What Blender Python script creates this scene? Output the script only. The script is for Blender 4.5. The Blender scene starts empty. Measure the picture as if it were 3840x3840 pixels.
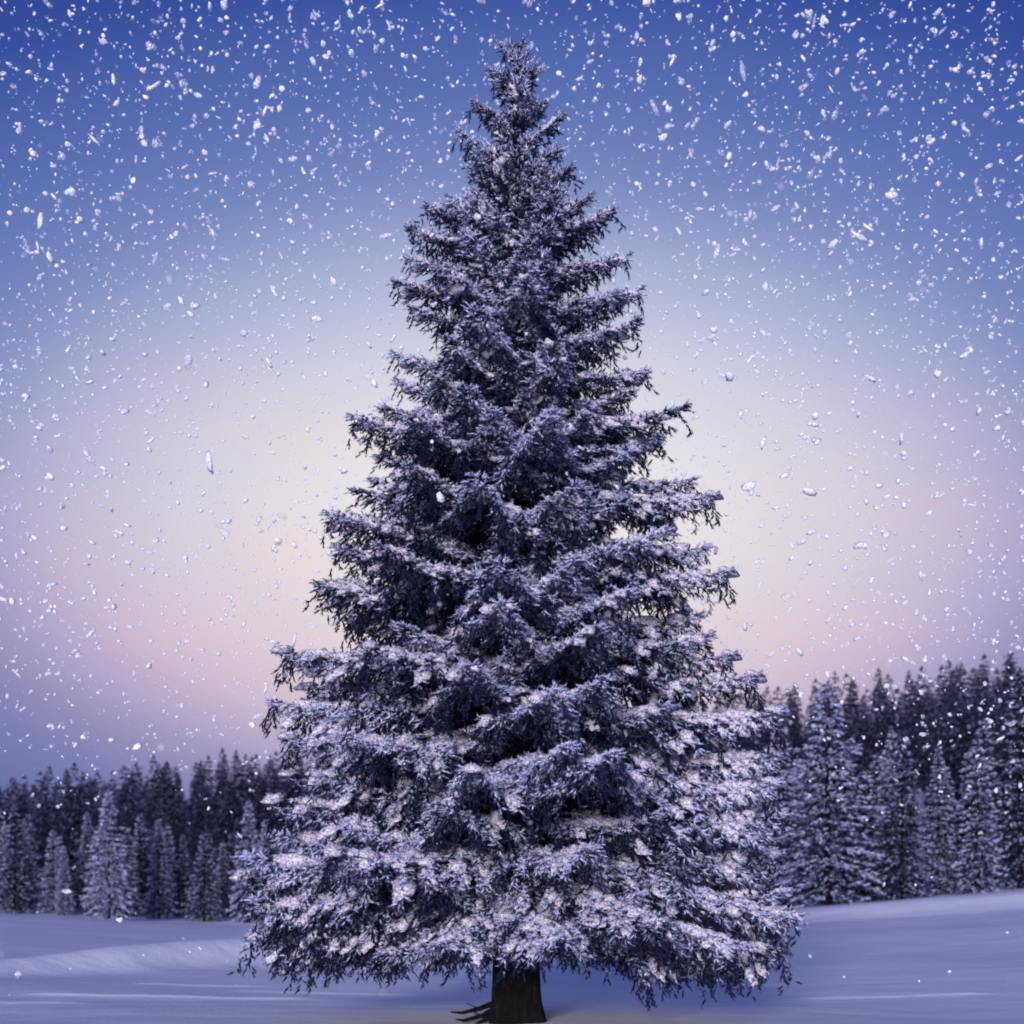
import bpy, math, random
import numpy as np
from mathutils import Vector, Matrix, noise

R = math.radians
random.seed(7)
rng = np.random.default_rng(11)
SC = bpy.context.scene
COL = SC.collection

# ------------------------------------------------------------------ camera
cam_d = bpy.data.cameras.new('camera')
cam = bpy.data.objects.new('camera', cam_d)
COL.objects.link(cam)
cam.location = (0.0, 0.0, 1.75)
cam.rotation_euler = (R(90), 0, 0)
cam_d.sensor_width = 36.0
F_PX = 1458.0
cam_d.lens = 36.0 * F_PX / 1024.0
cam_d.shift_y = (910 - 512) / 1024.0
cam_d.dof.use_dof = True
cam_d.dof.focus_distance = 21.0
cam_d.dof.aperture_fstop = 1.1
cam_d.clip_start = 0.1
cam_d.clip_end = 5000
SC.camera = cam

# ------------------------------------------------------------------ light and sky
SUN_ELEV, SUN_AZ = R(7.5), R(191)        # low winter sun behind the camera, azimuth clockwise from +Y
sun_d = bpy.data.lights.new('sun', 'SUN')
sun_d.energy = 4.2
sun_d.angle = R(14.0)
sun_d.color = (1.0, 0.86, 0.93)
sun = bpy.data.objects.new('sun', sun_d)
COL.objects.link(sun)
sdir = Vector((math.sin(SUN_AZ) * math.cos(SUN_ELEV), math.cos(SUN_AZ) * math.cos(SUN_ELEV), math.sin(SUN_ELEV)))
sun.rotation_euler = sdir.to_track_quat('Z', 'Y').to_euler()
sun.location = sdir * 60

world = bpy.data.worlds.new('World')
SC.world = world
world.use_nodes = True
wt = world.node_tree
wt.nodes.clear()


def N(t, kind, **kw):
    n = t.nodes.new(kind)
    for k, v in kw.items():
        if k == 'inp':
            for i, x in v.items():
                n.inputs[i].default_value = x
        else:
            setattr(n, k, v)
    return n


def ramp(t, stops, interp='EASE'):
    n = t.nodes.new('ShaderNodeValToRGB')
    cr = n.color_ramp
    cr.interpolation = interp
    while len(cr.elements) > 1:
        cr.elements.remove(cr.elements[-1])
    cr.elements[0].position = stops[0][0]
    cr.elements[0].color = (*stops[0][1], 1)
    for p, c in stops[1:]:
        e = cr.elements.new(p)
        e.color = (*c, 1)
    return n


def srgb(r, g, b):
    f = lambda v: (v / 255 / 12.92) if v <= 10 else ((v / 255 + 0.055) / 1.055) ** 2.4
    return (f(r), f(g), f(b))


# twilight sky: pale glow low over the woods, deep blue away from it, rose band along the horizon
tc = N(wt, 'ShaderNodeTexCoord')
gd = Vector((0.0, 1.0, 0.27)).normalized()
dot = N(wt, 'ShaderNodeVectorMath', operation='DOT_PRODUCT')
sq = N(wt, 'ShaderNodeVectorMath', operation='MULTIPLY')          # the glow is wider than high
sq.inputs[1].default_value = (0.5, 1.0, 1.0)
wt.links.new(tc.outputs['Generated'], sq.inputs[0])
nrm = N(wt, 'ShaderNodeVectorMath', operation='NORMALIZE')
wt.links.new(sq.outputs[0], nrm.inputs[0])
wt.links.new(nrm.outputs[0], dot.inputs[0])
dot.inputs[1].default_value = gd
cl = N(wt, 'ShaderNodeClamp', inp={1: -1.0, 2: 1.0})
wt.links.new(dot.outputs['Value'], cl.inputs[0])
ac = N(wt, 'ShaderNodeMath', operation='ARCCOSINE')
wt.links.new(cl.outputs[0], ac.inputs[0])
ang = N(wt, 'ShaderNodeMath', operation='DIVIDE', inp={1: R(45)})   # 1 at 45 degrees from the glow
wt.links.new(ac.outputs[0], ang.inputs[0])
glow = ramp(wt, [(0.0, srgb(242, 240, 243)), (0.08, srgb(226, 226, 235)), (0.14, srgb(203, 206, 224)), (0.20, srgb(165, 174, 210)),
                 (0.26, srgb(112, 131, 190)), (0.355, srgb(64, 90, 166)), (0.415, srgb(40, 65, 146)),
                 (0.47, srgb(34, 59, 138)),
                 (0.70, srgb(36, 60, 140)), (1.0, srgb(44, 66, 140))], 'B_SPLINE')
wt.links.new(ang.outputs[0], glow.inputs[0])
sep = N(wt, 'ShaderNodeSeparateXYZ')
wt.links.new(tc.outputs['Generated'], sep.inputs[0])
# soft cloud unevenness of the rose band
nz = N(wt, 'ShaderNodeTexNoise', inp={'Scale': 5.0, 'Detail': 3.0, 'Roughness': 0.5})
mp = N(wt, 'ShaderNodeMapping')
mp.inputs['Scale'].default_value = (1, 1, 3.2)
wt.links.new(tc.outputs['Generated'], mp.inputs[0])
wt.links.new(mp.outputs[0], nz.inputs['Vector'])
nadd = N(wt, 'ShaderNodeMath', operation='MULTIPLY_ADD', inp={1: 0.26, 2: -0.13})
wt.links.new(nz.outputs['Fac'], nadd.inputs[0])
elv = N(wt, 'ShaderNodeMath', operation='ADD')
wt.links.new(sep.outputs['Z'], elv.inputs[0])
wt.links.new(nadd.outputs[0], elv.inputs[1])
band = ramp(wt, [(0.0, (0.5,) * 3), (0.07, (0.78,) * 3), (0.14, (0.85,) * 3), (0.21, (0.62,) * 3), (0.29, (0.28,) * 3), (0.38, (0.0,) * 3)], 'B_SPLINE')
wt.links.new(elv.outputs[0], band.inputs[0])
rose = ramp(wt, [(0.0, srgb(248, 232, 212)), (0.11, srgb(238, 214, 214)), (0.19, srgb(212, 184, 206)), (0.235, srgb(160, 146, 188)), (0.28, srgb(118, 117, 170)),
                 (0.36, srgb(82, 94, 156)), (0.6, srgb(72, 84, 152)), (1.0, srgb(84, 88, 152))], 'B_SPLINE')
wt.links.new(ang.outputs[0], rose.inputs[0])
skymix = N(wt, 'ShaderNodeMixRGB')
wt.links.new(band.outputs[0], skymix.inputs[0])
wt.links.new(glow.outputs[0], skymix.inputs[1])
wt.links.new(rose.outputs[0], skymix.inputs[2])
# physical dusk sky under it
sk = N(wt, 'ShaderNodeTexSky', sky_type='NISHITA', sun_disc=False, sun_elevation=SUN_ELEV, sun_rotation=SUN_AZ)
bg1 = N(wt, 'ShaderNodeBackground', inp={'Strength': 1.0})
wt.links.new(skymix.outputs[0], bg1.inputs['Color'])
bg2 = N(wt, 'ShaderNodeBackground', inp={'Strength': 0.004})
wt.links.new(sk.outputs[0], bg2.inputs['Color'])
ad = N(wt, 'ShaderNodeAddShader')
wt.links.new(bg1.outputs[0], ad.inputs[0])
wt.links.new(bg2.outputs[0], ad.inputs[1])
wo = N(wt, 'ShaderNodeOutputWorld')
wt.links.new(ad.outputs[0], wo.inputs['Surface'])

SC.view_settings.view_transform = 'Standard'
SC.view_settings.look = 'None'
SC.view_settings.exposure = 0.0
SC.view_settings.gamma = 1.0
SC.cycles.filter_width = 1.9
SC.cycles.max_bounces = 6
SC.cycles.transparent_max_bounces = 12

# ------------------------------------------------------------------ materials


def material(name):
    m = bpy.data.materials.new(name)
    m.use_nodes = True
    t = m.node_tree
    t.nodes.clear()
    o = N(t, 'ShaderNodeOutputMaterial')
    b = N(t, 'ShaderNodeBsdfPrincipled', inp={'Roughness': 0.8, 'Specular IOR Level': 0.2})
    t.links.new(b.outputs[0], o.inputs['Surface'])
    return m, t, b


def frost_material(name, dark, white, lo, hi, obj_var=0.0, bare_top=0.0):
    """needles: bare green where frost = 0, rime where frost = 1 (mesh attribute + fine noise); on the big spruce low frost also paints shade"""
    m, t, b = material(name)
    at = N(t, 'ShaderNodeAttribute', attribute_name='frost')
    co = N(t, 'ShaderNodeTexCoord')
    n = N(t, 'ShaderNodeTexNoise', inp={'Scale': 7.0, 'Detail': 2.0})
    t.links.new(co.outputs['Object'], n.inputs['Vector'])
    s = N(t, 'ShaderNodeMath', operation='MULTIPLY_ADD', inp={1: 0.5, 2: -0.25})
    t.links.new(n.outputs['Fac'], s.inputs[0])
    a = N(t, 'ShaderNodeMath', operation='ADD')
    t.links.new(at.outputs['Fac'], a.inputs[0])
    t.links.new(s.outputs[0], a.inputs[1])
    last = a
    if obj_var:
        oi = N(t, 'ShaderNodeObjectInfo')
        v = N(t, 'ShaderNodeMath', operation='MULTIPLY_ADD', inp={1: obj_var, 2: -obj_var / 2})
        t.links.new(oi.outputs['Random'], v.inputs[0])
        last = N(t, 'ShaderNodeMath', operation='ADD')
        t.links.new(a.outputs[0], last.inputs[0])
        t.links.new(v.outputs[0], last.inputs[1])
    if bare_top:                       # frost thins out towards the higher boughs
        lz = N(t, 'ShaderNodeSeparateXYZ')
        t.links.new(oi.outputs['Location'], lz.inputs[0])
        tz = N(t, 'ShaderNodeMapRange', inp={1: 4.0, 2: 11.0, 3: 0.0, 4: -bare_top})
        t.links.new(lz.outputs['Z'], tz.inputs[0])
        prev = last
        last = N(t, 'ShaderNodeMath', operation='ADD')
        t.links.new(prev.outputs[0], last.inputs[0])
        t.links.new(tz.outputs[0], last.inputs[1])
    mr = N(t, 'ShaderNodeMapRange', inp={1: lo, 2: hi, 3: 0.0, 4: 1.0})
    t.links.new(last.outputs[0], mr.inputs[0])
    mx = N(t, 'ShaderNodeMixRGB', inp={1: (*dark, 1), 2: (*white, 1)})
    t.links.new(mr.outputs[0], mx.inputs[0])
    t.links.new(mx.outputs[0], b.inputs['Base Color'])
    return m


M_NEEDLE = frost_material('frosted_needles', (0.008, 0.014, 0.044), (0.49, 0.56, 0.80), 0.40, 0.86, 0.42, 0.20)
M_WOOD_TREE = frost_material('frosted_needles_forest', (0.007, 0.012, 0.036), (0.40, 0.46, 0.68), 0.46, 0.95, 0.45)
M_HILL = frost_material('frosted_needles_hill', (0.011, 0.015, 0.040), (0.20, 0.22, 0.38), 0.45, 1.2, 0.4)

m, t, b = material('bough_snow')
co = N(t, 'ShaderNodeTexCoord')
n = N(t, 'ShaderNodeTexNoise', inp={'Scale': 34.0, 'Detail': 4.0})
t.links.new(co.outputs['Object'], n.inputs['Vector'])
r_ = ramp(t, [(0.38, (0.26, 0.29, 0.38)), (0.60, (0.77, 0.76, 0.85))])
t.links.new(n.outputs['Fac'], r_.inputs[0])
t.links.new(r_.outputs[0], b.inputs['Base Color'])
bp = N(t, 'ShaderNodeBump', inp={'Strength': 0.8, 'Distance': 0.05})
t.links.new(n.outputs['Fac'], bp.inputs['Height'])
t.links.new(bp.outputs[0], b.inputs['Normal'])
M_SNOWPAD = m

m, t, b = material('bark')
co = N(t, 'ShaderNodeTexCoord')
mp = N(t, 'ShaderNodeMapping')
mp.inputs['Scale'].default_value = (5, 5, 2.0)
t.links.new(co.outputs['Object'], mp.inputs[0])
n = N(t, 'ShaderNodeTexNoise', inp={'Scale': 2.4, 'Detail': 6.0, 'Roughness': 0.65})
t.links.new(mp.outputs[0], n.inputs['Vector'])
r_ = ramp(t, [(0.38, (0.002, 0.002, 0.003)), (0.54, (0.006, 0.005, 0.006)), (0.70, (0.024, 0.018, 0.021))])
t.links.new(n.outputs['Fac'], r_.inputs[0])
t.links.new(r_.outputs[0], b.inputs['Base Color'])
bp = N(t, 'ShaderNodeBump', inp={'Strength': 1.0, 'Distance': 0.2})
t.links.new(n.outputs['Fac'], bp.inputs['Height'])
t.links.new(bp.outputs[0], b.inputs['Normal'])
M_BARK = m

m, t, b = material('field_snow')
co = N(t, 'ShaderNodeTexCoord')
mp = N(t, 'ShaderNodeMapping')
mp.inputs['Scale'].default_value = (0.5, 1.1, 1)
t.links.new(co.outputs['Object'], mp.inputs[0])
n1 = N(t, 'ShaderNodeTexNoise', inp={'Scale': 1.1, 'Detail': 6.0, 'Roughness': 0.6})
t.links.new(mp.outputs[0], n1.inputs['Vector'])
n2 = N(t, 'ShaderNodeTexNoise', inp={'Scale': 9.0, 'Detail': 3.0})
t.links.new(co.outputs['Object'], n2.inputs['Vector'])
ma = N(t, 'ShaderNodeMath', operation='MULTIPLY_ADD', inp={1: 0.25})
t.links.new(n2.outputs['Fac'], ma.inputs[0])
t.links.new(n1.outputs['Fac'], ma.inputs[2])
bp = N(t, 'ShaderNodeBump', inp={'Strength': 0.4, 'Distance': 0.10})
t.links.new(ma.outputs[0], bp.inputs['Height'])
t.links.new(bp.outputs[0], b.inputs['Normal'])
r_ = ramp(t, [(0.3, (0.66, 0.74, 0.86)), (0.7, (0.76, 0.83, 0.93))])
t.links.new(n1.outputs['Fac'], r_.inputs[0])
t.links.new(r_.outputs[0], b.inputs['Base Color'])
b.inputs['Roughness'].default_value = 0.6
M_SNOW = m

m, t, b = material('snowflake')          # loose clump of ice crystals: partly see-through, light passes into it
o = [x for x in t.nodes if x.type == 'OUTPUT_MATERIAL'][0]
t.nodes.remove(b)
df = N(t, 'ShaderNodeBsdfDiffuse', inp={'Color': (0.86, 0.92, 1.0, 1)})
tl = N(t, 'ShaderNodeBsdfTranslucent', inp={'Color': (0.95, 0.96, 1.0, 1)})
tr = N(t, 'ShaderNodeBsdfTransparent')
m1 = N(t, 'ShaderNodeMixShader', inp={0: 0.06})
t.links.new(df.outputs[0], m1.inputs[1])
t.links.new(tl.outputs[0], m1.inputs[2])
ge = N(t, 'ShaderNodeNewGeometry')
mr = N(t, 'ShaderNodeMapRange', inp={1: 0.0, 2: 1.0, 3: 0.72, 4: -0.25})
co = N(t, 'ShaderNodeTexCoord')
nn = N(t, 'ShaderNodeTexNoise', inp={'Scale': 42.0, 'Detail': 2.0})
t.links.new(co.outputs['Object'], nn.inputs['Vector'])
fray = N(t, 'ShaderNodeMapRange', inp={1: 0.42, 2: 0.62, 3: 0.0, 4: 0.7})
t.links.new(nn.outputs['Fac'], fray.inputs[0])
t.links.new(ge.outputs['Random Per Island'], mr.inputs[0])
m2 = N(t, 'ShaderNodeMixShader')
fa_ = N(t, 'ShaderNodeMath', operation='ADD', use_clamp=True)
t.links.new(mr.outputs[0], fa_.inputs[0])
t.links.new(fray.outputs[0], fa_.inputs[1])
t.links.new(fa_.outputs[0], m2.inputs[0])
t.links.new(m1.outputs[0], m2.inputs[1])
t.links.new(tr.outputs[0], m2.inputs[2])
t.links.new(m2.outputs[0], o.inputs['Surface'])
M_FLAKE = m

# ------------------------------------------------------------------ helpers


def mesh_from(name, V, T, mat, frost=None, smooth=False):
    """numpy vertices (n,3) + triangles (k,3) -> mesh"""
    V = np.asarray(V, dtype=np.float32)
    T = np.asarray(T, dtype=np.int32)
    me = bpy.data.meshes.new(name)
    me.vertices.add(len(V))
    me.vertices.foreach_set('co', V.ravel())
    me.loops.add(T.size)
    me.loops.foreach_set('vertex_index', T.ravel())
    me.polygons.add(len(T))
    k = T.shape[1]
    me.polygons.foreach_set('loop_start', np.arange(0, T.size, k, dtype=np.int32))
    if smooth:
        me.polygons.foreach_set('use_smooth', np.ones(len(T), dtype=bool))
    me.update(calc_edges=True)
    if frost is not None:
        a = me.attributes.new('frost', 'FLOAT', 'POINT')
        a.data.foreach_set('value', np.asarray(frost, dtype=np.float32))
    me.materials.append(mat)
    return me


def link(name, data, parent=None, **props):
    o = bpy.data.objects.new(name, data)
    COL.objects.link(o)
    if parent:
        o.parent = parent
    for k, v in props.items():
        o[k] = v
    return o


class MB:
    """collects triangles with a frost value per vertex"""

    def __init__(s):
        s.V, s.T, s.F, s.n = [], [], [], 0

    def add(s, V, T, F):
        V = np.asarray(V, dtype=np.float64).reshape(-1, 3)
        s.V.append(V)
        s.T.append(np.asarray(T, dtype=np.int64).reshape(-1, 3) + s.n)
        s.F.append(np.broadcast_to(np.asarray(F, dtype=np.float64), (len(V),)))
        s.n += len(V)

    def mesh(s, name, mat, smooth=False):
        return mesh_from(name, np.concatenate(s.V), np.concatenate(s.T), mat, np.concatenate(s.F), smooth)

    def tube(s, P, rad, sides=6, frost=0.0):
        P = np.asarray(P, dtype=np.float64)
        k = len(P)
        d = np.gradient(P, axis=0)
        d /= np.linalg.norm(d, axis=1)[:, None] + 1e-9
        ref = np.where(np.abs(d[:, 2:3]) > 0.9, np.array([[1.0, 0, 0]]), np.array([[0, 0, 1.0]]))
        a = np.cross(d, ref)
        a /= np.linalg.norm(a, axis=1)[:, None] + 1e-9
        b_ = np.cross(d, a)
        th = np.arange(sides) * 2 * np.pi / sides
        rad = np.asarray(rad, dtype=np.float64)
        ring = P[:, None, :] + rad[:, None, None] * (np.cos(th)[None, :, None] * a[:, None, :] + np.sin(th)[None, :, None] * b_[:, None, :])
        T = []
        for i in range(k - 1):
            for j in range(sides):
                q = (j + 1) % sides
                T += [(i * sides + j, i * sides + q, (i + 1) * sides + q), (i * sides + j, (i + 1) * sides + q, (i + 1) * sides + j)]
        for j in range(1, sides - 1):
            T.append(((k - 1) * sides, (k - 1) * sides + j, (k - 1) * sides + j + 1))
        s.add(ring.reshape(-1, 3), T, frost)


def unit(v):
    return v / (np.linalg.norm(v, axis=-1, keepdims=True) + 1e-9)


def frames(D):
    ref = np.where(np.abs(D[:, 2:3]) > 0.92, np.array([[1.0, 0, 0]]), np.array([[0, 0, 1.0]]))
    A = unit(np.cross(D, ref))
    return A, np.cross(D, A)


def spindles(mb, P, D, L, W, frost, g):
    """fingers: three-sided tapered spindles, base P, direction D, length L, half width W"""
    n = len(P)
    A, B = frames(D)
    ph = g.uniform(0, 6.28, n)
    V = np.zeros((n, 5, 3))
    V[:, 0] = P
    for k in range(3):
        th = ph + k * 2.094
        V[:, 1 + k] = P + D * (L * g.uniform(0.3, 0.6, n))[:, None] + (A * np.cos(th)[:, None] + B * np.sin(th)[:, None]) * W[:, None]
    V[:, 4] = P + D * L[:, None]
    base = np.array([[0, 2, 1], [0, 3, 2], [0, 1, 3], [4, 1, 2], [4, 2, 3], [4, 3, 1]])
    T = base[None] + (np.arange(n) * 5)[:, None, None]
    F = np.stack([frost * 0.5] + [frost] * 3 + [frost * 0.9], 1)
    mb.add(V.reshape(-1, 3), T.reshape(-1, 3), F.ravel())


def diamonds(mb, P, D, L, W, frost, g):
    """far foliage: small bent two-triangle sprays"""
    n = len(P)
    A, B = frames(D)
    V = np.zeros((n, 4, 3))
    V[:, 0] = P
    mid = P + D * (L * 0.45)[:, None]
    V[:, 1] = mid + A * W[:, None] - B * (W * 0.3)[:, None]
    V[:, 2] = mid - A * W[:, None] - B * (W * 0.3)[:, None]
    V[:, 3] = P + D * L[:, None]
    T = np.array([[0, 1, 3], [0, 3, 2]])[None] + (np.arange(n) * 4)[:, None, None]
    F = np.stack([frost * 0.7, frost, frost, frost], 1)
    mb.add(V.reshape(-1, 3), T.reshape(-1, 3), F.ravel())


def needles(mb, P, D, L, per, nl, nw, frost, g):
    """needle blades around fingers: thin triangles pointing out and forward"""
    n = len(P)
    P2 = np.repeat(P, per, 0)
    D2 = np.repeat(D, per, 0)
    L2 = np.repeat(L, per)
    F2 = np.repeat(frost, per)
    k = n * per
    A, B = frames(D2)
    th = g.uniform(0, 6.28, k)
    s = g.uniform(0.05, 1.0, k)
    out = A * np.cos(th)[:, None] + B * np.sin(th)[:, None]
    nd = unit(D2 * g.uniform(0.5, 1.1, k)[:, None] + out * g.uniform(0.5, 1.0, k)[:, None])
    side = unit(np.cross(nd, D2 + out * 0.3 + 1e-4))
    base = P2 + D2 * (L2 * s)[:, None]
    ln = nl * g.uniform(0.6, 1.25, k)
    V = np.zeros((k, 3, 3))
    V[:, 0] = base - side * nw * 0.5
    V[:, 1] = base + side * nw * 0.5
    V[:, 2] = base + nd * ln[:, None]
    up = 0.30 * nd[:, 2] + 0.22 * out[:, 2]
    f = F2 + up + g.normal(0, 0.20, k)
    F = np.stack([f - 0.12, f - 0.12, f + 0.12], 1)
    T = np.arange(k * 3).reshape(k, 3)
    mb.add(V.reshape(-1, 3), T, F.ravel())


# ------------------------------------------------------------------ terrain

US = np.array([-0.75, -0.35, -0.19, 0.0, 0.17, 0.35, 0.75])
DT = np.array([124, 118, 110, 94, 80, 75, 72.0])
ZT = np.array([2.0, 1.50, 0.62, 0.9, 1.72, 2.75, 4.2])
HG = np.array([13, 16, 20.5, 27, 33, 40, 44.0])


def sstep(v):
    v = np.clip(v, 0, 1)
    return v * v * (3 - 2 * v)


def vnoise(x, y, seed=0):
    return noise.noise(Vector((x, y, seed * 7.31)))


def ground_z(x, y, fine=True):
    x = np.asarray(x, dtype=np.float64)
    y = np.asarray(y, dtype=np.float64)
    yy = np.maximum(y, 22.0)
    u = np.clip(x / yy, -0.75, 0.75)
    dt = np.interp(u, US, DT)
    zt = np.interp(u, US, ZT)
    z = zt * np.where(y < 24, 0, sstep((y - 24) / (dt - 24)) * 0.55 + 0.45 * np.clip((y - 24) / (dt - 24), 0, 1))
    hg = np.interp(u, US, HG)
    q = np.clip((y - dt) / (300 - dt), 0, 1)
    z = z + (hg - zt) * (0.35 * q + 0.65 * sstep(q)) * (y > dt)
    z = z - 0.05 * np.maximum(y - 320, 0) * (y > 320)
    # long drift catching the low sun, left of the tree
    yc = 37 + (x + 12.5) * 1.55
    hh = 0.55 * np.exp(-((x + 8.6) / 4.2) ** 2) + 0.2
    w = np.where(y < yc, 1.6, 6.0)
    z = z + hh * np.exp(-((y - yc) / w) ** 2) * (x < 2) * sstep((2 - x) / 6)
    # brow on the right
    yb = 60 - (x - 10) * 0.15
    z = z + 0.50 * np.exp(-((y - yb) / np.where(y < yb, 2.2, 6.0)) ** 2) * sstep((x - 1) / 7)
    # old wind-blown tracks: low sharp ribs
    for x0, x1, yc0, k1, k2, h_ in ((-10, -3.4, 29.0, 0.02, -0.055, 0.05), (-9, -5.2, 33.2, -0.05, 0.0, 0.04), (-6.4, -1.6, 31.5, -0.22, 0.02, 0.035),
                                    (3.4, 6.4, 30.6, 0.32, 0.05, 0.05), (5.0, 9.5, 27.6, 0.12, 0.02, 0.04), (-12, -7.5, 26.6, 0.10, 0.0, 0.035)):
        xm = x - x0
        yl = yc0 + k1 * xm + k2 * xm * xm * 0.5 + 0.06 * np.sin(xm * 2.3)
        z = z + h_ * np.exp(-((y - yl) / 0.16) ** 2) * sstep((x - x0) / 0.8) * sstep((x1 - x) / 0.8)
    return z


xs = np.unique(np.concatenate([np.linspace(-1500, -60, 22), np.linspace(-60, -20, 41), np.linspace(-20, 20, 161), np.linspace(20, 60, 41), np.linspace(60, 1500, 22)]))
ys = np.unique(np.concatenate([np.linspace(-600, 0, 14), np.linspace(0, 18, 19), np.linspace(18, 24, 25), np.linspace(24, 36, 133), np.linspace(36, 66, 121), np.linspace(66, 130, 90), np.linspace(130, 330, 60), np.linspace(330, 2500, 24)]))
X, Y = np.meshgrid(xs, ys)
Z = ground_z(X, Y)
for j in range(len(ys)):
    yv = ys[j]
    if yv < 5 or yv > 130:
        continue
    for i in range(len(xs)):
        xv = xs[i]
        if abs(xv) > 60:
            continue
        Z[j, i] += 0.045 * vnoise(xv / 8 + yv * .15, yv / 4.2 + xv * .05, 1) + 0.010 * vnoise(xv / 1.6, yv / 0.9 + xv * .2, 2) + 0.13 * vnoise(xv / 14, yv / 9, 3)
nx, ny = len(xs), len(ys)
idx = np.arange(nx * ny).reshape(ny, nx)
Q = np.stack([idx[:-1, :-1], idx[:-1, 1:], idx[1:, 1:], idx[1:, :-1]], -1).reshape(-1, 4)
me = mesh_from('ground', np.stack([X, Y, Z], -1).reshape(-1, 3), Q, M_SNOW, smooth=True)
link('snow_ground', me, kind='structure')


def gz(x, y):
    return float(ground_z(np.array([x]), np.array([y]))[0])


# ------------------------------------------------------------------ the big spruce: boughs

TREE = Vector((0.06, 22.0, 0.0))
PXM = F_PX / 22.0


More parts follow.
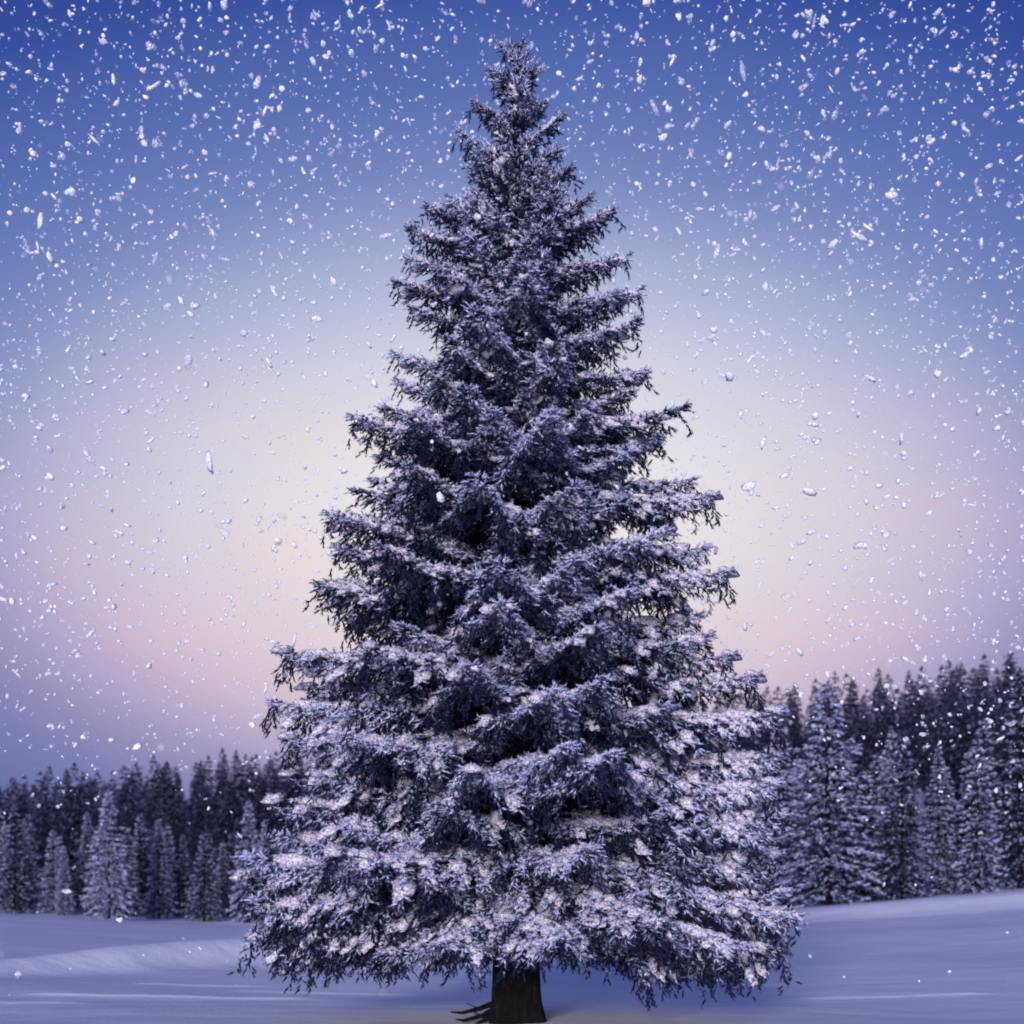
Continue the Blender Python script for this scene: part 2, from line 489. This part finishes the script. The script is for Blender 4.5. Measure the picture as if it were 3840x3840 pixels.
def make_bough(L, pitch, sag, tipup, seed):
    """one bough growing along +X from the origin; returns wood, needle and snow meshes and the tip (dx, dz)"""
    g = np.random.default_rng(seed)
    wood, fol = MB(), MB()
    nseg = 14
    tt = np.linspace(0, 1, nseg)
    wig = g.normal(0, 0.02 * L, 3)

    def axis(t):
        t = np.asarray(t, dtype=np.float64)
        x = L * t
        y = wig[0] * np.sin(3.1 * t) + wig[1] * np.sin(6.0 * t) * 0.5
        z = L * (math.tan(pitch) * t - sag * t ** 1.6 + tipup * np.maximum(t - 0.6, 0) ** 2 * 6.25)
        return np.stack([x, y, z], -1)

    A = axis(tt)
    r0 = 0.010 + 0.011 * L
    wood.tube(A, r0 * (1 - 0.85 * tt), 6, 0.25)
    P, D, LN, FR = [], [], [], []
    pads = []
    padk = g.uniform(0.3, 1.15)
    step = 0.085 + 0.012 * L
    s_list = np.arange(0.10 * L, 0.99 * L, step) / L
    for t in s_list:
        pa = axis(t)
        da = unit(axis(min(t + 0.02, 1.0)) - axis(max(t - 0.02, 0)))
        for sd in (-1, 1):
            if g.random() < 0.08:
                continue
            tj = t + g.uniform(-0.4, 0.4) * step / L
            prof = (min(1.0, 0.35 + tj / 0.35 * 0.65)) * (1 - tj) ** 0.75 * 1.25
            sl = max(0.09, L * 0.40 * prof * g.uniform(0.6, 1.15)) if L > 0.7 else max(0.08, L * 0.55 * prof * g.uniform(0.7, 1.2))
            bf = g.normal(0, 0.13)
            fa = R(g.uniform(42, 66)) * (1 - 0.35 * tj)
            lat = np.array([-da[1], da[0], 0.0]) * sd
            d0 = unit(da * math.cos(fa) + lat * math.sin(fa) + np.array([0, 0, g.uniform(-0.10, 0.16)]))
            ns = max(2, int(sl / 0.085))
            ss = np.linspace(0.12, 1, ns) * sl
            droop = (0.30 + 0.25 * g.random()) * (0.5 + 0.25 * L / 2)
            C = pa + d0[None] * ss[:, None]
            C[:, 2] -= droop * ss ** 2 / max(sl, 0.3) * 0.9
            tang = np.tile(d0, (ns, 1))
            tang[:, 2] -= droop * 2 * ss / max(sl, 0.3) * 0.9
            tang = unit(tang)
            if sl > 0.2:
                wood.tube(np.vstack([pa[None], C]), np.linspace(0.007, 0.003, ns + 1), 3, 0.3)
            # fingers along the branchlet: two flanking, some hanging
            for side in (-1, 1):
                lt = np.stack([-tang[:, 1], tang[:, 0], np.zeros(ns)], 1) * side
                d = unit(tang * g.uniform(0.45, 1.0, ns)[:, None] + lt * g.uniform(0.4, 1.0, ns)[:, None] + np.stack([np.zeros(ns), np.zeros(ns), g.uniform(-0.75, 0.28, ns)], 1))
                keep = g.random(ns) < 0.86
                P.append(C[keep]); D.append(d[keep])
                LN.append(g.uniform(0.09, 0.19, ns)[keep])
                FR.append((bf + 0.30 + 0.48 * min(1, (tj * L + 0.25) / (0.4 * L + 0.35)) + 0.10 * (ss / sl) + g.normal(0, 0.13, ns) + 0.28 * d[:, 2])[keep])  # rime grows outwards; the low values near the trunk paint inner shade
            for jj in np.nonzero(g.random(ns) < 0.34)[0]:
                hl = g.uniform(0.10, 0.16 + 0.13 * min(L, 2.6))
                dv = unit(tang[jj] * 0.45 + np.array([g.normal(0, .2), g.normal(0, .2), -1.0]))
                kk = max(1, int(hl / 0.055))
                hs = (np.arange(kk) + 0.5) * hl / kk
                Ph = C[jj] + dv[None] * hs[:, None]
                d = unit(dv[None] * 0.9 + np.stack([g.normal(0, .55, kk), g.normal(0, .55, kk), g.normal(0, .2, kk)], 1))
                P.append(Ph); D.append(d)
                LN.append(g.uniform(0.08, 0.15, kk))
                FR.append(bf + 0.30 - 0.8 * hs + g.normal(0, 0.22) + g.normal(0, 0.10, kk))  # low frost paints the shade under the bough, deepening downwards
            upk = g.random(ns) < 0.30
            if upk.any():
                k = int(upk.sum())
                d = unit(tang[upk] * 0.9 + np.stack([g.normal(0, .25, k), g.normal(0, .25, k), np.ones(k) * 0.55], 1))
                P.append(C[upk]); D.append(d)
                LN.append(g.uniform(0.06, 0.12, k))
                FR.append(0.85 + g.normal(0, 0.12, k))
            P.append(C[-1:]); D.append(tang[-1:]); LN.append(np.array([g.uniform(0.1, 0.18)])); FR.append(np.array([0.75]))
            for _ in range(int(sl / 0.24 + g.random() * 1.1)):
                if tj < 0.1 or g.random() > 0.62 * padk:
                    continue
                j = int(g.integers(0, ns))
                pads.append((C[j] + np.array([0, 0, 0.012]), g.uniform(0.034, 0.055 + 0.024 * min(L, 2.4)), tang[j]))
        if L > 0.5 and 0.1 < t < 0.9 and g.random() < 0.5:
            pads.append((pa + np.array([0, 0, 0.03]), g.uniform(0.05, 0.06 + 0.036 * min(L, 2.6)), da))
    # tip shoots
    k = 6
    d = unit(unit(axis(1.0) - axis(0.95))[None] + g.normal(0, 0.35, (k, 3)))
    P.append(np.tile(axis(1.0), (k, 1)) - d * 0.03); D.append(d); LN.append(g.uniform(0.08, 0.17, k)); FR.append(np.full(k, 0.7))
    # rimed shoots poking out of the snow pads
    for c, r, dr in pads:
        k = 3
        o_ = unit(np.stack([g.normal(0, 1, k), g.normal(0, 1, k), g.uniform(-0.2, 0.9, k)], 1))
        P.append(c + o_ * r * np.array([0.9, 0.9, 0.5])); D.append(unit(o_ + dr * 0.5))
        LN.append(g.uniform(0.04, 0.085, k)); FR.append(0.80 + g.normal(0, 0.16, k))
    P, D, LN, FR = np.concatenate(P), np.concatenate(D), np.concatenate(LN), np.concatenate(FR)
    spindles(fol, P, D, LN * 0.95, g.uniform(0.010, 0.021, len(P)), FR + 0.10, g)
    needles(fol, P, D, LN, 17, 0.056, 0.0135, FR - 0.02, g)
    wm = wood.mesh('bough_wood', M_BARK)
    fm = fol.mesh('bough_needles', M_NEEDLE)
    sm = None
    if pads:
        sv = MB()
        for c, r, dr in pads:
            # lumpy flattened pad, elongated along its branchlet
            nu, nv = 11, 7
            th = np.linspace(0, 2 * np.pi, nu, endpoint=False)
            phv = np.linspace(0, np.pi, nv)
            TH, PH = np.meshgrid(th, phv)
            S = np.stack([np.sin(PH) * np.cos(TH), np.sin(PH) * np.sin(TH), np.cos(PH)], -1)
            off = g.uniform(0, 50, 3)
            lump = np.array([[1 + 0.7 * noise.noise(Vector(S[a, b_] * 1.7 + off)) + 0.4 * noise.noise(Vector(S[a, b_] * 4.1 + off)) for b_ in range(nu)] for a in range(nv)])
            S = S * lump[..., None]
            dx = unit(np.array([dr[0], dr[1], dr[2]]))
            dy = unit(np.array([-dr[1], dr[0], 0.0]))
            dz = np.cross(dx, dy)
            el = g.uniform(1.1, 2.0)
            V = c + (S[..., 0:1] * dx * el + S[..., 1:2] * dy + S[..., 2:3] * dz * 0.6) * r
            T = []
            for a in range(nv - 1):
                for b_ in range(nu):
                    q = (b_ + 1) % nu
                    T += [(a * nu + b_, (a + 1) * nu + b_, (a + 1) * nu + q), (a * nu + b_, (a + 1) * nu + q, a * nu + q)]
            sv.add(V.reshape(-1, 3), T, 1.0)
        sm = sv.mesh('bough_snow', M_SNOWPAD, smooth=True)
    tip = axis(1.0)
    return dict(L=L, wood=wm, needles=fm, snow=sm, tip=(tip[0] + 0.10, tip[2]))


#        length pitch sag  tipup variants
SPEC = [(0.22, 45, 0.00, 0.02, 2), (0.40, 40, 0.02, 0.02, 3), (0.65, 38, 0.05, 0.03, 3), (0.95, 34, 0.08, 0.04, 3), (1.3, 30, 0.14, 0.05, 3),
        (1.75, 27, 0.22, 0.06, 3), (2.2, 22, 0.26, 0.08, 3), (2.7, 16, 0.28, 0.10, 3), (3.2, 9, 0.26, 0.10, 3)]
LOW = [(1.9, -2, 0.30, 0.06, 2), (2.6, -3, 0.30, 0.08, 3), (3.3, -4, 0.28, 0.08, 3), (3.8, -4, 0.26, 0.09, 3)]
LIB, LIBLOW = [], []
sd = 100
for spec, lib in ((SPEC, LIB), (LOW, LIBLOW)):
    for L, p, sg, tu, nvar in spec:
        for v in range(nvar):
            sd += 1
            lib.append(make_bough(L, R(p), sg, tu, sd))

tree = link('spruce_tree', None)
tree.location = TREE
tree['label'] = 'tall snow-laden spruce standing alone in the open snow field'
tree['category'] = 'tree'
n_bough = 0


def add_bough(reach, ztip, az, low=False, tilt=0.0, roll=None):
    """a bough whose tip ends `reach` from the trunk axis at height ztip"""
    global n_bough
    lib = LIBLOW if low else LIB
    c = sorted(lib, key=lambda b_: abs(math.log(b_['tip'][0] / reach)) + random.uniform(0, 0.16))[0]
    s = reach / c['tip'][0]
    z0 = ztip - c['tip'][1] * s
    z0 = max(z0, 1.05 + random.uniform(0, 0.5)) if not low else max(z0, 1.6 + random.uniform(-0.15, 0.5))
    z0 = min(z0, 14.62)
    o = link('bough', c['wood'], tree)
    o.location = (0, 0, z0)
    o.rotation_euler = (random.uniform(-0.16, 0.16) if roll is None else roll, -math.atan2(ztip - z0 - c['tip'][1] * s, reach) + tilt, az)
    sx = s
    o.scale = (sx, sx, sx)
    link('needles', c['needles'], o, kind='stuff')
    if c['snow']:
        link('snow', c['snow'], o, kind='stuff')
    n_bough += 1


AX = 974.0


def pm(px):
    return px * (1024 / 1932.0) / PXM


def zpx(y1932):
    return 1.75 + (910 - y1932 * 1024 / 1932.0) / PXM


LEFT = [(940, 95), (915, 135), (890, 205), (855, 262), (880, 330), (840, 372), (798, 395), (765, 438), (758, 482), (735, 530), (765, 590), (725, 650), (735, 705), (700, 750),
        (658, 805), (700, 850), (655, 915), (612, 978), (625, 1030), (600, 1085), (596, 1110), (640, 1160), (530, 1240), (565, 1290), (513, 1328), (540, 1400), (545, 1460), (515, 1510),
        (490, 1570), (470, 1620), (458, 1650), (480, 1700)]
LEFTLOW = [(475, 1715), (456, 1765), (500, 1785), (570, 1800), (620, 1770)]
RIGHT = [(1000, 98), (1020, 135), (1036, 200), (1065, 232), (1062, 290), (1082, 332), (1125, 365), (1165, 402), (1200, 468), (1222, 540), (1215, 625), (1230, 690), (1200, 740),
         (1300, 778), (1250, 830), (1330, 885), (1352, 940), (1350, 1020), (1378, 1092), (1340, 1150), (1385, 1240), (1430, 1280), (1470, 1350), (1475, 1420), (1465, 1480), (1475, 1540), (1470, 1610),
         (1490, 1680)]
RIGHTLOW = [(1510, 1725), (1508, 1755), (1480, 1790), (1400, 1810), (1330, 1830)]
for x, y in LEFT:
    add_bough(pm(AX - x), zpx(y), math.pi + random.uniform(-0.22, 0.22))
for x, y in RIGHT:
    add_bough(pm(x - AX), zpx(y), random.uniform(-0.22, 0.22))
for x, y in LEFTLOW:
    add_bough(pm(AX - x), zpx(y), math.pi + random.uniform(-0.3, 0.3), low=True)
for x, y in RIGHTLOW:
    add_bough(pm(x - AX), zpx(y), random.uniform(-0.3, 0.3), low=True)
PY = np.array([80, 130, 200, 270, 330, 400, 470, 540, 650, 690, 800, 910, 980, 1090, 1235, 1330, 1450, 1600, 1700, 1800])
PW = np.array([14, 45, 72, 100, 100, 160, 210, 230, 240, 245, 300, 335, 360, 385, 420, 455, 480, 500, 515, 525])
# boughs all round, in loose whorls that widen downwards
y = 100.0
ph = 0.0
while y < 1790:
    frac = (y - 80) / 1720
    k = 4 if y < 300 else (5 if y < 700 else 6)
    w = float(np.interp(y, PY, PW))
    ph += 2.4
    for i in range(k):
        az = ph + i * 2 * math.pi / k + random.uniform(-0.3, 0.3)
        c = abs(math.cos(az))
        if c > 0.93 and random.random() < 0.7:
            continue
        f = random.uniform(0.62, 1.0) * (0.90 if c > 0.7 else 1.0)
        yy = y + random.uniform(-25, 25)
        add_bough(pm(w) * f, zpx(yy), az, low=(yy > 1690))
    y += 35 + 31 * frac
# shorter inner boughs closing the heart of the crown
for i in range(30):
    yy = 420 + 900 * (i + random.random()) / 30
    w = float(np.interp(yy, PY, PW))
    add_bough(pm(w) * random.uniform(0.42, 0.6), zpx(yy), i * 2.4 + random.uniform(-0.4, 0.4))
# lowest skirt, drooping
for i in range(13):
    az = i * 2 * math.pi / 13 + random.uniform(-0.15, 0.15)
    add_bough(pm(500) * random.uniform(0.62, 0.95), zpx(random.uniform(1745, 1800)) + (0.18 if math.sin(az) < -0.8 else 0), az, low=True)
for az in (0.4, 2.6, 4.4):
    add_bough(0.2, zpx(62), az, tilt=-0.6)
print('boughs', n_bough)

# trunk with root flare
tb = MB()
zz = np.concatenate([np.linspace(-0.25, 1.6, 40), np.linspace(1.9, 14.6, 34)])
sides = 44
rows = []
for z in zz:
    r = 0.36 * (1 - max(z, 0) / 14.9) ** 0.85 + 0.005
    fl = 0.30 * math.exp(-max(z + 0.2, 0) / 0.28)
    for j in range(sides):
        a = j * 2 * math.pi / sides
        rr = r * (1 + 0.06 * vnoise(math.cos(a) * 2.2, math.sin(a) * 2.2 + z * 0.7, 5) + 0.07 * vnoise(math.cos(a) * 6, math.sin(a) * 6 + z * 1.5, 6) + 0.09 * abs(vnoise(math.cos(a) * 13, math.sin(a) * 13 + z * 1.1, 8)) - 0.03 + 0.04 * vnoise(a * 9, z * 7, 9))
        rr += fl * (0.55 + 0.45 * math.cos(3 * a + 0.6))
        rows.append((rr * math.cos(a), rr * math.sin(a), z))
T = []
for i in range(len(zz) - 1):
    for j in range(sides):
        q = (j + 1) % sides
        T += [(i * sides + j, i * sides + q, (i + 1) * sides + q), (i * sides + j, (i + 1) * sides + q, (i + 1) * sides + j)]
tb.add(rows, T, 0)
trunk = link('trunk', tb.mesh('trunk', M_BARK, smooth=True), tree)
# bare dead twigs at the foot
for spec in (((-0.25, -0.1, 0.38), (-0.55, -0.14, 0.27), (-0.80, -0.16, 0.21), (-0.98, -0.15, 0.22)),
             ((-0.25, -0.12, 0.30), (-0.50, -0.2, 0.17), (-0.78, -0.24, 0.10), (-0.9, -0.25, 0.12)),
             ((-0.25, -0.12, 0.20), (-0.44, -0.22, 0.12), (-0.66, -0.3, 0.02))):
    d_ = MB()
    d_.tube(spec, np.linspace(0.055, 0.011, len(spec)), 6)
    d_.tube([spec[1], (spec[1][0] - 0.2, spec[1][1] - 0.05, spec[1][2] + 0.09)], (0.014, 0.004), 5)
    link('dead_branch', d_.mesh('dead_branch', M_BARK), trunk)

# ------------------------------------------------------------------ forest trees


def make_conifer(H, width, tiers, per, fingers, seed, mat, fw=0.05, spread=1.0, needle=0):
    """free-standing conifer: trunk mesh and crown mesh of layered drooping boughs"""
    g = np.random.default_rng(seed)
    tk, cr = MB(), MB()
    zt = np.linspace(-0.8, H * 0.99, 9)
    tk.tube(np.stack([g.normal(0, 0.02, 9), g.normal(0, 0.02, 9), zt], 1), np.maximum(0.015 * H * (1 - np.maximum(zt, 0) / H), 0.01) + 0.01, 7)
    P, D, LN, FR = [], [], [], []
    gap = g.uniform(0.8, 1.15, (8,))
    for i in range(tiers):
        f = ((i + g.uniform(0.1, 0.9)) / tiers) ** 1.2       # 0 top .. 1 bottom
        z = H * (1 - 0.015 - 0.925 * f)
        reach = width * (0.05 + 0.95 * f ** (0.85 if needle else 0.62)) * g.uniform(0.78, 1.1) * gap[int(f * 7.99)]
        if f > 0.9:
            reach *= 0.9
        k = max(4, int(per * (0.55 + 0.6 * f)))
        a0 = g.uniform(0, 6.28)
        for j in range(k):
            a = a0 + j * 6.283 / k + g.normal(0, 0.18)
            ln = reach * g.uniform(0.72, 1.08)
            nf = max(5, int(fingers * (0.25 + ln / width)))
            s = g.random(nf) ** 0.75
            lat = g.uniform(-1, 1, nf) * 0.33 * ln * np.sin(np.clip(s * 1.05 + 0.12, 0, 1) * 3.14159) ** 0.8
            rise = 0.45 * (1 - f) - 0.06
            zz_ = rise * s * ln - (0.16 + 0.22 * f) * ln * s ** 2 + 0.10 * ln * np.maximum(s - 0.7, 0) * 2 - 0.5 * np.abs(lat) ** 1.3
            p = np.stack([ln * s, lat, zz_], 1)
            d = np.stack([0.7 + 0 * s, lat / (0.33 * ln + 1e-6) * 0.9, g.uniform(-0.85, 0.15, nf)], 1)
            ca, sa = math.cos(a), math.sin(a)
            rot = np.array([[ca, sa, 0], [-sa, ca, 0], [0, 0, 1]])
            P.append(p @ rot + np.array([0, 0, z + g.normal(0, 0.45) * H / tiers * min(1, 0.25 + f * 2)])); D.append(unit(d @ rot))
            fl = fw * 5.5 * g.uniform(0.6, 1.3, nf)
            LN.append(np.minimum(fl, 0.2 + ln * 0.5))
            FR.append(0.62 + 0.55 * d[:, 2] + 0.2 * s + g.normal(0, 0.18, nf) + 0.22 * (np.abs(lat) < 0.1 * ln))
    k = 6
    P.append(np.stack([np.zeros(k), np.zeros(k), H * np.linspace(0.93, 0.985, k)], 1))
    D.append(unit(np.stack([g.normal(0, .3, k), g.normal(0, .3, k), np.ones(k)], 1)))
    LN.append(np.full(k, 0.25 + fw)); FR.append(np.full(k, 0.6))
    P, D, LN, FR = map(np.concatenate, (P, D, LN, FR))
    (spindles if needle else diamonds)(cr, P, D, LN, fw * g.uniform(0.6, 1.2, len(P)), FR, g)
    if needle:
        needles(cr, P, D, LN, needle, fw * 2.2, fw * 0.55, FR - 0.05, g)
    return tk.mesh('conifer_trunk', M_BARK, True), cr.mesh('conifer_crown', mat)


FRONT = [make_conifer(11.0, w, 30, 9, 26, 300 + i, M_WOOD_TREE, 0.062, needle=4) for i, w in enumerate((2.3, 2.6, 2.1, 2.9))]
HILL = [make_conifer(10.0, w, 26, 8, 20, 400 + i, M_HILL, 0.10) for i, w in enumerate((1.6, 1.9, 2.2, 1.7))]


def conifer(kind, v, x, y, h, rz, label, group=None, wscale=1.0, sink=0.0):
    tk, cr = kind[v]
    H = 11.0 if kind is FRONT else 10.0
    s = h / H
    o = link('conifer', None)
    o.location = (x, y, gz(x, y) - sink)
    o.rotation_euler = (0, 0, rz)
    o.scale = (s * wscale, s * wscale, s)
    o['label'] = label
    o['category'] = 'tree'
    if group:
        o['group'] = group
    link('trunk', tk, o)
    link('crown', cr, o, kind='stuff')
    return o


def at(px, y):
    """world x of photo column px (of 1932) at distance y"""
    return (px * 1024 / 1932.0 - 512) / F_PX * y


taken = []


def named(px, top, y, v, label, ws=1.0):
    x = at(px, y)
    zt = 1.75 + (910 - top * 1024 / 1932) * y / F_PX
    conifer(FRONT, v, x, y, zt - gz(x, y), random.uniform(0, 6), label, None, ws)
    taken.append((x, y, 1.6))


named(1562, 1285, 77, 3, 'broad frosted conifer with the tallest top beside the lone spruce', 1.25)
named(1703, 1385, 76.5, 1, 'pale heavily frosted conifer beside the small snowy clearing', 1.0)
named(1845, 1390, 75.5, 0, 'dark slender conifer bordering the snowy clearing, little frost', 0.95)
named(1925, 1265, 77, 3, 'tall frosted conifer rising above the wooded hill behind it', 1.0)
named(1470, 1370, 82, 1, 'frosted conifer half hidden behind the lone spruce boughs', 1.1)
named(1630, 1450, 80, 2, 'low dark conifer squeezed between two taller frosted ones', 1.2)
named(205, 1492, 108, 3, 'frosted conifer standing forward of its wood with bare trunk foot in snow', 1.0)
named(100, 1565, 121, 1, 'small pale frosted conifer in a gap of the low wood', 1.0)
named(300, 1560, 116, 2, 'dark narrow conifer at the edge of the low wood', 1.0)
named(385, 1570, 114, 1, 'frosted conifer at the field edge near the lone spruce', 1.1)
named(28, 1520, 119, 0, 'tall dark conifer ending the row along the low wood', 1.0)
named(470, 1510, 113, 3, 'frosted conifer whose top shows past the lone spruce', 0.9)

fr = random.Random(5)


def clear_of(x, y, r):
    return all((x - a) ** 2 + ((y - b_) * 0.7) ** 2 > (r + c) ** 2 * 0.55 for a, b_, c in taken)


def edge_label(row, h, hmin, hmax, ws, right):
    q = (h / (0.86 if right else 0.78) - hmin) / (hmax - hmin)
    size = ('short', 'middling', 'tall')[min(2, int(q * 3))]
    form = 'slim' if ws < 0.92 else 'broad'
    place = ('at the snow field edge', 'in the second row from the snow field', 'in the third row from the snow field')[row]
    wood = 'below the steep hill' if right else 'below the low ridge'
    lab = f'{size} {form} frosted conifer {place} {wood}'
    return lab, lab.replace('conifer', 'conifers')


# second and third rows of the wood edge
cnt_edge = 0
for row, (off, hmin, hmax) in enumerate(((3.0, 7, 10.0), (8, 8, 11), (14, 8.5, 11.5))):
    for _ in range(400):
        u = fr.uniform(-0.46, 0.46)
        d = float(np.interp(u, US, DT)) + off + fr.uniform(-1.0, 3.0)
        x = u * d
        if -0.16 < u < 0.13 and fr.random() < 0.6:
            continue
        if 0.262 < u < 0.292 and row < 3:
            continue
        h = fr.uniform(hmin, hmax) * (0.78 if u < 0 else 0.86)
        if not clear_of(x, d, 1.25):
            continue
        taken.append((x, d, 1.25))
        right = u > 0
        ws = fr.uniform(0.75, 1.1)
        conifer(FRONT, fr.randrange(4), x, d, h, fr.uniform(0, 6.28),
                *edge_label(row, h, hmin, hmax, ws, right), ws)
        cnt_edge += 1
        if cnt_edge > 118:
            break
print('edge trees', cnt_edge)

def hill_label(h, ws, d, right):
    size = 'small' if h < 9.2 else ('middling' if h < 10.8 else 'tall')
    form = 'thin' if ws < 0.93 else ('full' if ws < 1.07 else 'broad')
    part_ = 'foot' if d < 105 else ('lower slope' if d < 130 else 'middle slope')
    lab = f'{size} {form} dark conifer on the {part_} of the ' + ('steep wooded hill' if right else 'low wooded ridge')
    return lab, lab.replace('conifer', 'conifers')


# wooded hill: the nearest as single trees, the rest beyond as one wood
spots = []
for _ in range(9000):
    u = fr.uniform(-0.44, 0.44)
    dt = float(np.interp(u, US, DT))
    d = dt + 18 + (330 - dt) * fr.random() ** 0.75
    x = u * d
    if -0.15 < u < 0.12 and fr.random() < 0.5:
        continue
    if 0.262 < u < 0.295 and d < 140:
        continue
    if not clear_of(x, d, 1.7 + d / 190):
        continue
    taken.append((x, d, 1.7 + d / 190))
    spots.append((d, x, u))
spots.sort()
print('hill spots', len(spots))
N_SINGLE = 300 - cnt_edge - 12
far = MB()
for i, (d, x, u) in enumerate(spots):
    h = fr.uniform(8.0, 12.0) * (1 + 0.12 * (d > 250))
    if i < N_SINGLE:
        right = u > 0
        ws = fr.uniform(0.8, 1.2)
        conifer(HILL, fr.randrange(4), x, d, h, fr.uniform(0, 6.28),
                *hill_label(h, ws, d, right), ws, 0.2)
    else:
        tk, cr = HILLDATA[fr.randrange(4)] if 'HILLDATA' in globals() else (None, None)
        if cr is None:
            HILLDATA = []
            for j in range(4):
                tk_, cr_ = make_conifer(10.0, (1.6, 1.9, 2.2, 1.7)[j], 18, 7, 11, 500 + j, M_HILL, 0.15)
                v_ = np.zeros(len(cr_.vertices) * 3, dtype=np.float32)
                cr_.vertices.foreach_get('co', v_)
                t_ = np.zeros(len(cr_.loops), dtype=np.int32)
                cr_.loops.foreach_get('vertex_index', t_)
                f_ = np.zeros(len(cr_.vertices), dtype=np.float32)
                cr_.attributes['frost'].data.foreach_get('value', f_)
                HILLDATA.append(((v_.reshape(-1, 3).astype(np.float64), t_.reshape(-1, 3), f_), True))
                bpy.data.meshes.remove(cr_)
                bpy.data.meshes.remove(tk_)
            tk = HILLDATA[0][0]
        v_, t_, f_ = tk
        s = h / 10.0
        a = fr.uniform(0, 6.28)
        ca, sa = math.cos(a), math.sin(a)
        vv = v_ @ np.array([[ca, sa, 0], [-sa, ca, 0], [0, 0, 1]]) * s + np.array([x, d, gz(x, d) - 0.2])
        far.add(vv, t_, f_ + fr.uniform(-0.15, 0.15))
if far.n:
    link('distant_wood', far.mesh('distant_wood', M_HILL), None, kind='stuff', label='dark distant conifer wood covering the top of the hills', category='wood')

# ------------------------------------------------------------------ falling snow
g = np.random.default_rng(77)
pts, size = [], []


def crown_r(z):
    return np.interp(z, [0, 1.0, 14.9], [4.6, 4.6, 0.5])


nb = 23000
x = g.uniform(-13, 13, nb)
y = g.uniform(17.5, 33, nb)
z = g.uniform(0.3, 21.5, nb)
ok = np.hypot(x - TREE.x, y - TREE.y) > crown_r(z) + 0.3
ok &= g.random(nb) < np.clip(0.04 + (z - 3.2) / 3.5, 0.04, 1.0)
ok &= (y > 22) | (np.abs(x) > crown_r(z) + 0.4) | (g.random(nb) < 0.12)
x, y, z = x[ok], y[ok], z[ok]
sz = 0.021 * np.exp(g.normal(0, 0.5, len(x)))
sz = np.clip(sz, 0.008, 0.052)
# nearer, smaller flakes
nf_ = 420
y2 = g.uniform(6, 17, nf_)
x2 = g.uniform(-0.42, 0.42, nf_) * y2
z2 = g.uniform(0.2, 0.75, nf_) * y2
x, y, z = np.concatenate([x, x2]), np.concatenate([y, y2]), np.concatenate([z, z2])
sz = np.concatenate([sz, np.clip(0.007 * np.exp(g.normal(0, 0.4, nf_)), 0.004, 0.013)])
# some flakes stick together in twos and threes
ex = g.random(len(x)) < 0.45
k_ = int(ex.sum())
x, y, z = np.concatenate([x, x[ex] + g.normal(0, 1, k_) * sz[ex] * 1.1]), np.concatenate([y, y[ex]]), np.concatenate([z, z[ex] + g.normal(0, 1, k_) * sz[ex] * 1.1])
sz = np.concatenate([sz, sz[ex] * g.uniform(0.5, 0.9, k_)])
n = len(x)
ph_ = (1 + 5 ** 0.5) / 2
ico = unit(np.array([(-1, ph_, 0), (1, ph_, 0), (-1, -ph_, 0), (1, -ph_, 0), (0, -1, ph_), (0, 1, ph_), (0, -1, -ph_), (0, 1, -ph_), (ph_, 0, -1), (ph_, 0, 1), (-ph_, 0, -1), (-ph_, 0, 1)], dtype=float))
icof = np.array([(0, 11, 5), (0, 5, 1), (0, 1, 7), (0, 7, 10), (0, 10, 11), (1, 5, 9), (5, 11, 4), (11, 10, 2), (10, 7, 6), (7, 1, 8), (3, 9, 4), (3, 4, 2), (3, 2, 6), (3, 6, 8), (3, 8, 9), (4, 9, 5), (2, 4, 11), (6, 2, 10), (8, 6, 7), (9, 8, 1)])
base = ico[None] * g.uniform(0.65, 1.3, (n, 12, 1))
st = np.stack([np.exp(g.normal(0.30, 0.42, n)), np.ones(n), np.exp(g.normal(-0.1, 0.3, n))], 1)
base = base * st[:, None, :]
q = unit(g.normal(0, 1, (n, 4)))
w_, a_, b_, c_ = q.T
ROT = np.stack([np.stack([1 - 2 * (b_ * b_ + c_ * c_), 2 * (a_ * b_ - c_ * w_), 2 * (a_ * c_ + b_ * w_)], 1),
                np.stack([2 * (a_ * b_ + c_ * w_), 1 - 2 * (a_ * a_ + c_ * c_), 2 * (b_ * c_ - a_ * w_)], 1),
                np.stack([2 * (a_ * c_ - b_ * w_), 2 * (b_ * c_ + a_ * w_), 1 - 2 * (a_ * a_ + b_ * b_)], 1)], 1)
V = np.einsum('nij,nkj->nki', ROT, base) * sz[:, None, None] + np.stack([x, y, z], 1)[:, None, :]
T = icof[None] + (np.arange(n) * 12)[:, None, None]
me = mesh_from('falling_snow', V.reshape(-1, 3), T.reshape(-1, 3), M_FLAKE, smooth=True)
link('falling_snow', me, None, kind='stuff', label='white snowflakes drifting down through the air', category='snowfall')
